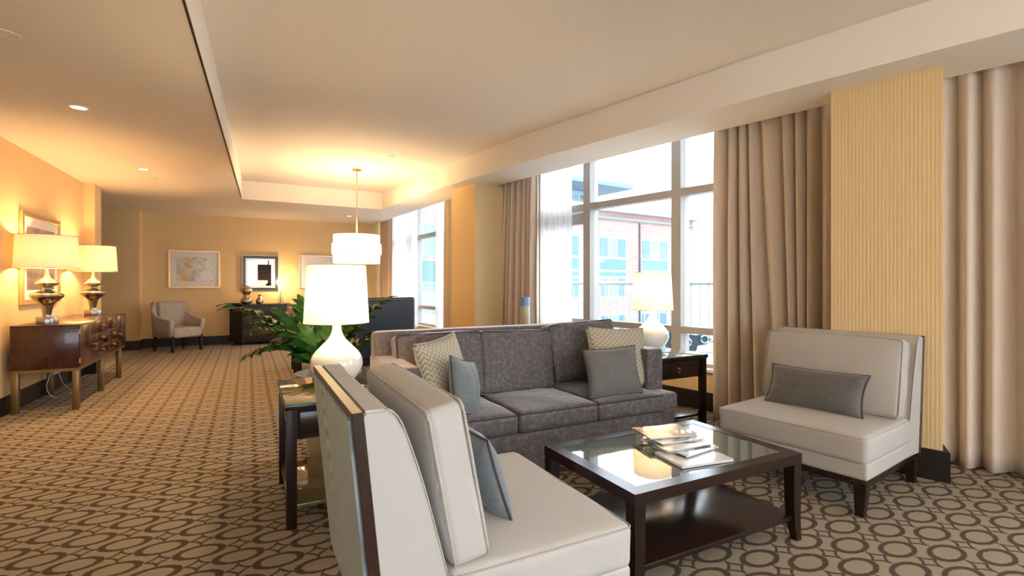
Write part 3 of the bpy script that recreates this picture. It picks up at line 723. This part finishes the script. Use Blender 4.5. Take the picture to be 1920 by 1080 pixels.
SW = tag(bx('light_switch', (-1.9495, -1.942, 9.36, 9.43, 1.19, 1.31), 'plastic', bev=.002), 'white light switch on the end of the left wall', 'switch')
bx('toggle', (-1.9418, -1.937, 9.385, 9.405, 1.23, 1.27), 'plastic', SW)

# ------------------------------------------------------------------ grey armchair at the back wall
AC = thing('armchair', 'grey velvet tub armchair under the orange print by the back wall', 'armchair', (-1.20, 11.68, 0), math.radians(38))   # local front is -y
w_, d_ = .68, .62
for x in (-1, 1):
    for y, h_ in ((-.27, .30), (.24, .30)):
        bm = bmesh.new(); cx = x*.27; k0, k1 = .018, .026
        lo = [bm.verts.new((cx+i*k0, y+j*k0+(.03 if y > 0 else 0), 0)) for i, j in ((-1, -1), (1, -1), (1, 1), (-1, 1))]; hi = [bm.verts.new((cx+i*k1, y+j*k1, h_)) for i, j in ((-1, -1), (1, -1), (1, 1), (-1, 1))]
        bm.faces.new(lo); bm.faces.new(hi)
        for i in range(4): bm.faces.new((lo[i], lo[(i+1) % 4], hi[(i+1) % 4], hi[i]))
        done('leg', bm, 'espresso_leg', AC)
cushion('seat', .54, .56, .18, 'taupe_velvet', AC, .04, (0, 0, .02), loc=(0, -.03, .36), n=8)
bm = bmesh.new(); pts = [(.30, -.30, .60), (.325, -.05, .63), (.33, .18, .70), (.30, .27, .92), (.15, .32, .95)]
path = [(-p[0], p[1], p[2]) for p in pts]+[(0, .33, .955)]+[pts[4], pts[3], pts[2], pts[1], pts[0]]
path = smooth_prof(path, 3)
n = len(path); T_ = .05
rows = []
for i, p in enumerate(path):
    t = Vector(path[min(i+1, n-1)])-Vector(path[max(i-1, 0)]); t.z = 0; t.normalize(); nrm = Vector((-t.y, t.x, 0))
    c = Vector(p); lowc = Vector((p[0]*.92, p[1]*.9, .28))
    rows.append([bm.verts.new(q) for q in (c+nrm*T_*.7, c-nrm*T_*.7, lowc-nrm*T_*.7, lowc+nrm*T_*.7)])
for A, B in zip(rows, rows[1:]):
    for k in range(4): bm.faces.new((A[k], A[(k+1) % 4], B[(k+1) % 4], B[k]))
bm.faces.new(rows[0]); bm.faces.new(rows[-1][::-1])
bmesh.ops.bevel(bm, geom=[e_ for e_ in bm.edges if e_.calc_face_angle(0) > 1.0], offset=.015, segments=2, affect='EDGES')
ws = done('wrap_back', bm, 'taupe_velvet', AC, smooth=True); ws['label'] = 'curved back and arms in one wrap'
cushion('inner_back', .46, .10, .52, 'taupe_velvet', AC, .03, (0, .02, 0), loc=(0, .235, .68), rot=(-.10, 0, 0), n=8)
for x in (-.12, 0, .12): lathe('button', [(.001, 0), (.012, .002), (.012, .006), (.001, .010)], 'olive_velvet', AC, 10, loc=(x, .185, .77))

# ------------------------------------------------------------------ chest at the back wall and what stands on it
BU = thing('chest_of_drawers', 'black brown chest of drawers under the mirror', 'cabinet', (.24, 12.20, 0))
foot = [(-.58, .25), (-.58, -.10), (-.34, -.25), (.34, -.25), (.58, -.10), (.58, .25)]
prism('body', foot, .08, .83, 'satin_black', BU, bev=.004); prism('top', [(p[0]*1.02, p[1]*1.03) for p in foot], .832, .855, 'satin_black', BU, bev=.003)
for x, y in ((-.53, .2), (.53, .2), (-.53, -.08), (.53, -.08), (-.32, -.21), (.32, -.21)): bx('foot', (x-.02, x+.02, y-.02, y+.02, 0, .079), 'espresso_leg', BU)
for k in range(3):
    d = bx('drawer', (-.325, .325, -.262, -.251, .10+k*.243, .10+k*.243+.235), 'satin_black', BU, .002)
    for x in (-.19, .19): tb('handle', [(x, -.272, .10+k*.243+.095), (x, -.272, .10+k*.243+.15)], .008, 'chrome', d, 6)
lathe('gourd_vase', smooth_prof([(.06, 0), (.105, .03), (.115, .08), (.07, .15), (.045, .18), (.08, .22), (.115, .28), (.095, .34), (.05, .375), (.055, .39)], 4), 'mercury', None, 28, loc=(-.03, 12.10, .8555))
tag(bpy.data.objects['gourd_vase'], 'tall double gourd vase of mottled silver glass on the chest', 'vase')
v = lathe('bud_vase', smooth_prof([(.05, 0), (.075, .04), (.07, .09), (.032, .15), (.028, .18), (.045, .20)], 4), 'mercury', None, 28, loc=(.22, 12.10, .8555)); tag(v, 'small round mottled silver vase between tall vase and tube lamp', 'vase')
b = thing('tray', 'black tray with folded paper on the left end of the chest', 'tray', (-.24, 12.12, .8555)); bx('tray_base', (-.12, .10, -.07, .09, 0, .03), 'black', b, .003); bx('paper', (-.09, .09, -.05, .07, .0305, .04), 'mat_board', b)
L_ = thing('tube_lamp', 'lit glass tube lamp on the chest right of the mirror', 'lamp', (.63, 12.18, .8555))
lathe('lamp_foot', [(.065, 0), (.065, .012)], 'steel', L_, 28); lathe('glass_tube', [(.060, .012), (.060, .40)], 'clear', L_, 32, closed=False)
lathe('bulb', smooth_prof([(.012, .30), (.03, .34), (.032, .37), (.018, .40), (.002, .41)], 3), 'bulb', L_, 16); tb('stem', [(0, 0, .012), (0, 0, .30)], .008, 'steel', L_, 8)
lamp('lamp_light', (0, -.02, .47), 22, WARM, .03, parent=L_)

# ------------------------------------------------------------------ pendant, dining table and chairs
PE = thing('pendant_lamp', 'three tier ivory drum pendant hanging from the raised ceiling', 'lamp', (1.48, 7.99, 0))
lathe('canopy', [(.075, 3.045), (.075, 3.03), (.02, 3.02)], 'brass', PE, 24); tb('rod', [(0, 0, 3.03), (0, 0, 1.98)], .009, 'brass', PE, 8)
for r_, z0, z1 in ((.345, 1.90, 2.035), (.365, 1.74, 1.90), (.345, 1.605, 1.74)):
    s = lathe('drum_tier', [(r_, z0), (r_, z1)], 'shade_white', PE, 56, closed=False)
    for z_ in (z0, z1): tb('rim', [(r_*math.cos(2*PI*k/48), r_*math.sin(2*PI*k/48), z_) for k in range(48)], .003, 'gold', s, 5, True)
lathe('diffuser', [(.001, 1.615), (.335, 1.615)], 'shade_white', PE, 40, closed=False)
lathe('finial', smooth_prof([(.004, 1.575), (.014, 1.59), (.006, 1.612)], 3), 'brass', PE, 12)
lamp('lamp_light', (0, 0, 1.86), 70, SOFT, .06, parent=PE)
DT = thing('dining_table', 'dark dining table under the pendant, behind the plant', 'table', (1.50, 7.75, 0))
bx('tabletop', (-.50, .50, -1.05, 1.05, .715, .75), 'espresso', DT, .004)
for x in (-.42, .42):
    for y in (-.95, .95): bx('leg', (x-.035, x+.035, y-.035, y+.035, 0, .714), 'espresso_leg', DT, .003)
HC = thing('host_chair', 'tall navy studded dining chair behind the left end of the sofa', 'chair', (1.40, 5.86, 0))
bmn = cushion('backrest', .69, .09, .70, 'navy', HC, .025, (0, .01, 0), loc=(0, 0, .785), n=8, wrinkle=.001)
cushion('seat', .66, .56, .14, 'navy', HC, .03, (0, 0, .02), loc=(0, .32, .42), n=8)
for x in (-.29, .29):
    for y in (.02, .55): bx('leg', (x-.022, x+.022, y-.022, y+.022, 0, .36), 'espresso_leg', HC, .002)
bm = bmesh.new()
for k in range(34):
    x = -.325+.65*k/33; bmesh.ops.create_icosphere(bm, subdivisions=1, radius=.006, matrix=Matrix.Translation((x, -.046, 1.115)))
for s in (-1, 1):
    for k in range(30): bmesh.ops.create_icosphere(bm, subdivisions=1, radius=.006, matrix=Matrix.Translation((s*.325, -.046, 1.10-.65*k/29)))
o = done('nailheads', bm, 'brass', HC, smooth=True); o['kind'] = 'stuff'
def side_chair(label, loc, rz):
    e = thing('dining_chair', label, 'chair', loc, rz, 'beige dining chairs along the dining table')
    cushion('backrest', .48, .07, .42, 'beige_chair', e, .025, (0, .01, 0), loc=(0, .22, .72), rot=(-.12, 0, 0), n=6, warp=lambda v: (v.x, v.y, v.z+.06*math.cos(v.x*5)*(v.z > 0)))
    cushion('seat', .48, .46, .10, 'beige_chair', e, .03, (0, 0, .02), loc=(0, 0, .44), n=6)
    for x in (-.2, .2):
        for y in (-.2, .2): bx('leg', (x-.018, x+.018, y-.018, y+.018, 0, .40), 'espresso_leg', e)
fill_pendant = copy_tree(PE); fill_pendant.location = (1.7, -1.3, 0); fill_pendant['label'] = 'drum pendant added behind the camera for warm fill light'  # unseen copy of the pendant, added to brighten the near furniture
side_chair('beige dining chair at the near left side of the dining table, seen over the plant', (.80, 7.30, 0), PI/2)
side_chair('beige dining chair at the far left side of the dining table, behind the lamp', (.80, 8.15, 0), PI/2)
M['shaft_pale'] = simple('pale_striped_shaft', (.52, .47, .36), .3, ns=30)
FC = thing('floor_cylinder', 'slim pale cylinder with a blue band standing before the curtain behind the sofa', 'floor lamp', (2.56, 4.62, 0))
lathe('foot', [(.11, 0), (.11, .015)], 'steel', FC, 24); lathe('shaft', [(.062, .015), (.050, 1.06)], 'shaft_pale', FC, 28); M['blue_band'] = simple('blue_frosted', (.16, .28, .50), .3)
lathe('band', [(.050, 1.0605), (.047, 1.155)], 'blue_band', FC, 28)

# ------------------------------------------------------------------ ceiling fittings
def downlight(label, x, y, z, on, r=.075):
    e = thing('downlight', label, 'ceiling light', (x, y, z))
    bm = bmesh.new(); n = 28; prof = [(r, -.001), (r, -.006), (r*.74, -.007), (r*.70, -.002)]; rings = [[bm.verts.new((a_*math.cos(2*PI*i/n), a_*math.sin(2*PI*i/n), b_)) for i in range(n)] for a_, b_ in prof]
    for A, B in zip(rings, rings[1:]):
        for i in range(n): bm.faces.new((A[i], A[(i+1) % n], B[(i+1) % n], B[i]))
    done('trim_ring', bm, 'plastic', e, smooth=True); lathe('lens', [(.001, -.0025), (r*.70, -.0025)], 'lit' if on else 'white', e, 24, closed=False)
    if on: lamp('lamp_light', (0, 0, -.03), 110, WARM, .03, 'SPOT', math.radians(100), e, .8)
downlight('bright round downlight over the left side of the room', -1.22, 5.28, ZC, True)
downlight('round ceiling light cut by the left edge of the picture', -1.24, 3.92, ZC, False)
downlight('small round downlight near the sideboard end of the ceiling', -1.16, 7.76, ZC, True, .07)
downlight('tiny round downlight in the ceiling before the far right corner', 1.91, 11.16, ZC, True, .06)
for x, y, z, lb in ((-1.14, 8.37, ZC, 'small flat sprinkler cover beside the far downlight'), (1.76, 6.99, ZU, 'small flat sprinkler cover in the raised ceiling beside the pendant')):
    tag(lathe('sprinkler_cover', [(.045, 0), (.045, -.006), (.04, -.008)], 'plastic', None, 24, loc=(x, y, z-.0005)), lb, 'ceiling cover')

# ------------------------------------------------------------------ plant behind the left end table
PL = thing('potted_plant', 'large glossy green plant with arching fronds behind the left lamp', 'plant', (.55, 4.10, 0))
lathe('pot', [(.14, 0), (.15, .004), (.235, .60), (.245, .62), (.225, .62), (.215, .57)], 'pot', PL, 36)
lathe('soil', [(.212, .565), (.001, .575)], 'soil', PL, 24, closed=False)
def leaf_mesh(nm, mat):
    bm = bmesh.new(); n = 7; rows = []
    for i in range(n+1):
        t = i/n; w = .033*math.sin(PI*min(1, t*.97+.02))**.75*(1.1-.35*t); z = .02*math.sin(t*PI)-.02*t*t
        rows.append([bm.verts.new((t*.13, -w, z+.008)), bm.verts.new((t*.13, 0, z)), bm.verts.new((t*.13, w, z+.008))])
    for A, B in zip(rows, rows[1:]):
        for k in range(2): bm.faces.new((A[k], A[k+1], B[k+1], B[k]))
    me = bpy.data.meshes.new(nm); bm.to_mesh(me); bm.free(); me.materials.append(M[mat])
    for p in me.polygons: p.use_smooth = True
    return me
LM = [leaf_mesh('leaf', 'leaf'), leaf_mesh('leaf_pale', 'leaf_light')]
Rv = Vector((math.cos(.4802), -math.sin(.4802), 0)); Fv = Vector((math.sin(.4802), math.cos(.4802), 0))
stems = [  # (sideways reach along the room's diagonal, height of tip above floor, towards the window wall, mid-lift, pale?)
 (-.76, 1.10, .05, .14, 0), (-.54, .76, -.05, .22, 0), (-.62, .92, .20, .12, 0), (-.42, .98, -.12, .10, 0), (-.22, 1.12, .05, .03, 1), (.02, 1.20, .15, .02, 1),
 (.40, 1.14, .10, .10, 0), (.24, 1.05, -.05, .06, 1), (.34, .88, .12, .10, 0), (-.12, 1.00, .30, .05, 0), (-.50, .82, .30, .15, 0), (.12, 1.08, .30, .05, 0), (-.34, 1.04, -.02, .06, 0)]
for si, (rx, hz, fy, lift, pale) in enumerate(stems):
    a0 = Vector((.05*math.cos(si*2.4), .05*math.sin(si*2.4), .57)); tip = Rv*rx+Fv*fy; tip.z = hz
    mid = (a0+tip)/2; mid.z += lift; mid -= (Rv*rx+Fv*fy)*.12
    pts = [a0*(1-t)**2+mid*2*t*(1-t)+tip*t*t for t in [k/14 for k in range(15)]]
    st = tb('frond', pts, lambda t: .010*(1-t)+.003, 'stem', PL, 6)
    L = (tip-a0).length; nl = max(16, int(L/.042)); nl = min(nl, 22)
    for k in range(nl):
        t = .20+.80*k/(nl-1); side = 1 if k % 2 else -1
        p = a0*(1-t)**2+mid*2*t*(1-t)+tip*t*t; d = ((mid-a0)*(1-t)+(tip-mid)*t).normalized()
        sd = d.cross(Vector((0, 0, 1)))
        if sd.length < .15: sd = Rv.copy()
        sd.normalize(); sd = (sd*.85+(Rv if abs(d.z) > .6 else Vector((0, 0, -.25)))*.3).normalized() if abs(d.z) > .6 else sd
        ang = .95-.45*t; x = (d*math.cos(ang)+sd*side*math.sin(ang)+Vector((0, 0, .18*random.uniform(-1, 1)))).normalized()
        if k == nl-1: x = d.copy()
        up = d.cross(sd)
        if up.z < 0: up = -up
        up = (up+Vector((random.uniform(-.3, .3), random.uniform(-.3, .3), 0))).normalized(); yv = up.cross(x).normalized(); zv = x.cross(yv)
        s_ = (1.0+.35*math.sin(PI*t))*random.uniform(.85, 1.1)
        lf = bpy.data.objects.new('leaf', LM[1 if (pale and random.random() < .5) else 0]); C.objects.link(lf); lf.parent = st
        lf.matrix_local = Matrix.Translation(p) @ Matrix((x, yv, zv)).transposed().to_4x4() @ Matrix.Scale(s_, 4)

# ------------------------------------------------------------------ outside
BL = thing('balcony', 'pale balcony slab with metal railing outside the windows', 'balcony', (0, 0, 0))
yy = [2.2, 2.9, 3.6, 4.4, 5.2, 6.0, 6.8]
def bal(y0, y1, par):
    yl = [y0+(y1-y0)*k/6 for k in range(7)]
    prism('slab', [fp(y, .55) for y in yl]+[fp(y, 2.2) for y in yl[::-1]], .20, .38, 'deck', par)
    tb('handrail', [(*fp(y, 2.1), 1.30) for y in yl], .028, 'rail', par, 8)
    tb('bottom_rail', [(*fp(y, 2.1), .50) for y in yl], .018, 'rail', par, 6)
    n_ = int((y1-y0)/.13)
    for k in range(n_):
        y = y0+(y1-y0)*(k+.5)/n_; px_, py_ = fp(y, 2.1); bx('baluster', (px_-.008, px_+.008, py_-.008, py_+.008, .50, 1.29), 'rail', par)
bal(1.6, 8.6, BL)
B2 = thing('balcony', 'second balcony railing seen through the far window left of the column', 'balcony'); bal(9.6, 16.5, B2)
BK = thing('metal_bracket', 'dark perforated metal bracket lying on the balcony outside the low pane', 'bracket', (5.25, 4.95, .381), math.radians(-30))
bm = bmesh.new()
outl = [(-.30, 0), (-.30, .20), (-.24, .27), (.10, .22), (.24, .24), (.30, .17), (.24, .10), (.12, .08), (.10, 0)]
lo = [bm.verts.new((x, -.02, z)) for x, z in outl]; hi = [bm.verts.new((x, .02, z)) for x, z in outl]; bm.faces.new(lo); bm.faces.new(hi)
for i in range(len(outl)): bm.faces.new((lo[i], lo[(i+1) % len(outl)], hi[(i+1) % len(outl)], hi[i]))
done('plate', bm, 'bracket', BK)
for x, z in ((-.18, .13), (-.02, .13), (.21, .17)): tb('ring', [(x+.05*math.cos(2*PI*k/16), -.03, z+.05*math.sin(2*PI*k/16)) for k in range(16)], .014, 'rail', BK, 6, True)
bx('foot_plate', (-.34, .34, -.10, .10, 0, .012), 'rail', BK)

def building(name, label, loc, rz, w, d, z0, z1, wall, cols, rows, cat='building', cornice=True):
    e = thing(name, label, cat, loc, rz)     # local x along the facade, +y out of it
    bx('wall', (0, w, -d, 0, z0, z1), wall, e)
    if cornice: bx('cornice', (-.25, w, -d, .35, z1, z1+.25), 'haze_grey', e); bx('coping', (-.25, w, .02, .12, z1-.35, z1-.25), 'roof_blue', e)
    for (a_, b_) in cols:
        for (c_, d_, kind) in rows:
            f = bx('window', (a_, b_, -.05, .03, c_, d_), 'rail', e)
            if kind == 'w':
                n = max(2, int((b_-a_)/.55))
                for k in range(n):
                    pa = a_+(b_-a_)*k/n+.04; pb = a_+(b_-a_)*(k+1)/n-.04; bx('pane', (pa, pb, .031, .05, c_+.05, d_-.05), 'win_pale' if (k % 2) else 'win_green', f)
            else: bx('spandrel', (a_+.03, b_-.03, .031, .05, c_+.04, d_-.04), 'spandrel', f)
        for x in (b_+.02,): bx('downpipe', (x+.10, x+.16, .01, .08, z0, z1-.4), 'bracket', e)
    return e
building('brick_building', 'brick office block with green banded windows across the street', (21.8, 20.2, 0), math.atan2(-.118, -.993), 11.4, 10, -14, 4.72, 'brick',
         [(2.15, 4.20), (5.32, 7.15), (8.4, 10.3)], [(2.52, 3.50, 'w'), (1.90, 2.50, 's'), (1.60, 1.88, 's'), (.62, 1.58, 'w'), (-1.2, -.2, 'w'), (-3.3, -2.3, 'w')])
building('glass_building', 'brick topped glass block seen through the far left window', (8.6, 18.9, 0), math.atan2(-.118, -.993), 14, 8, -14, 9, 'brick',
         [(.5, 3.3), (3.6, 6.4), (6.7, 9.5), (9.8, 12.8)], [(2.3, 3.6, 'w'), (.9, 2.2, 's'), (-.4, .8, 'w'), (-1.8, -.5, 's')])
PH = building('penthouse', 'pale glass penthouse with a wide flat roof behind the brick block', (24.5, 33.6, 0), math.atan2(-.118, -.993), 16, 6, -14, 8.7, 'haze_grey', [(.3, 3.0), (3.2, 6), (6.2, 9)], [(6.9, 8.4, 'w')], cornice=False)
bx('roof_slab', (-2.2, 16.5, -6, 2.8, 8.72, 9.05), 'roof_blue', PH)
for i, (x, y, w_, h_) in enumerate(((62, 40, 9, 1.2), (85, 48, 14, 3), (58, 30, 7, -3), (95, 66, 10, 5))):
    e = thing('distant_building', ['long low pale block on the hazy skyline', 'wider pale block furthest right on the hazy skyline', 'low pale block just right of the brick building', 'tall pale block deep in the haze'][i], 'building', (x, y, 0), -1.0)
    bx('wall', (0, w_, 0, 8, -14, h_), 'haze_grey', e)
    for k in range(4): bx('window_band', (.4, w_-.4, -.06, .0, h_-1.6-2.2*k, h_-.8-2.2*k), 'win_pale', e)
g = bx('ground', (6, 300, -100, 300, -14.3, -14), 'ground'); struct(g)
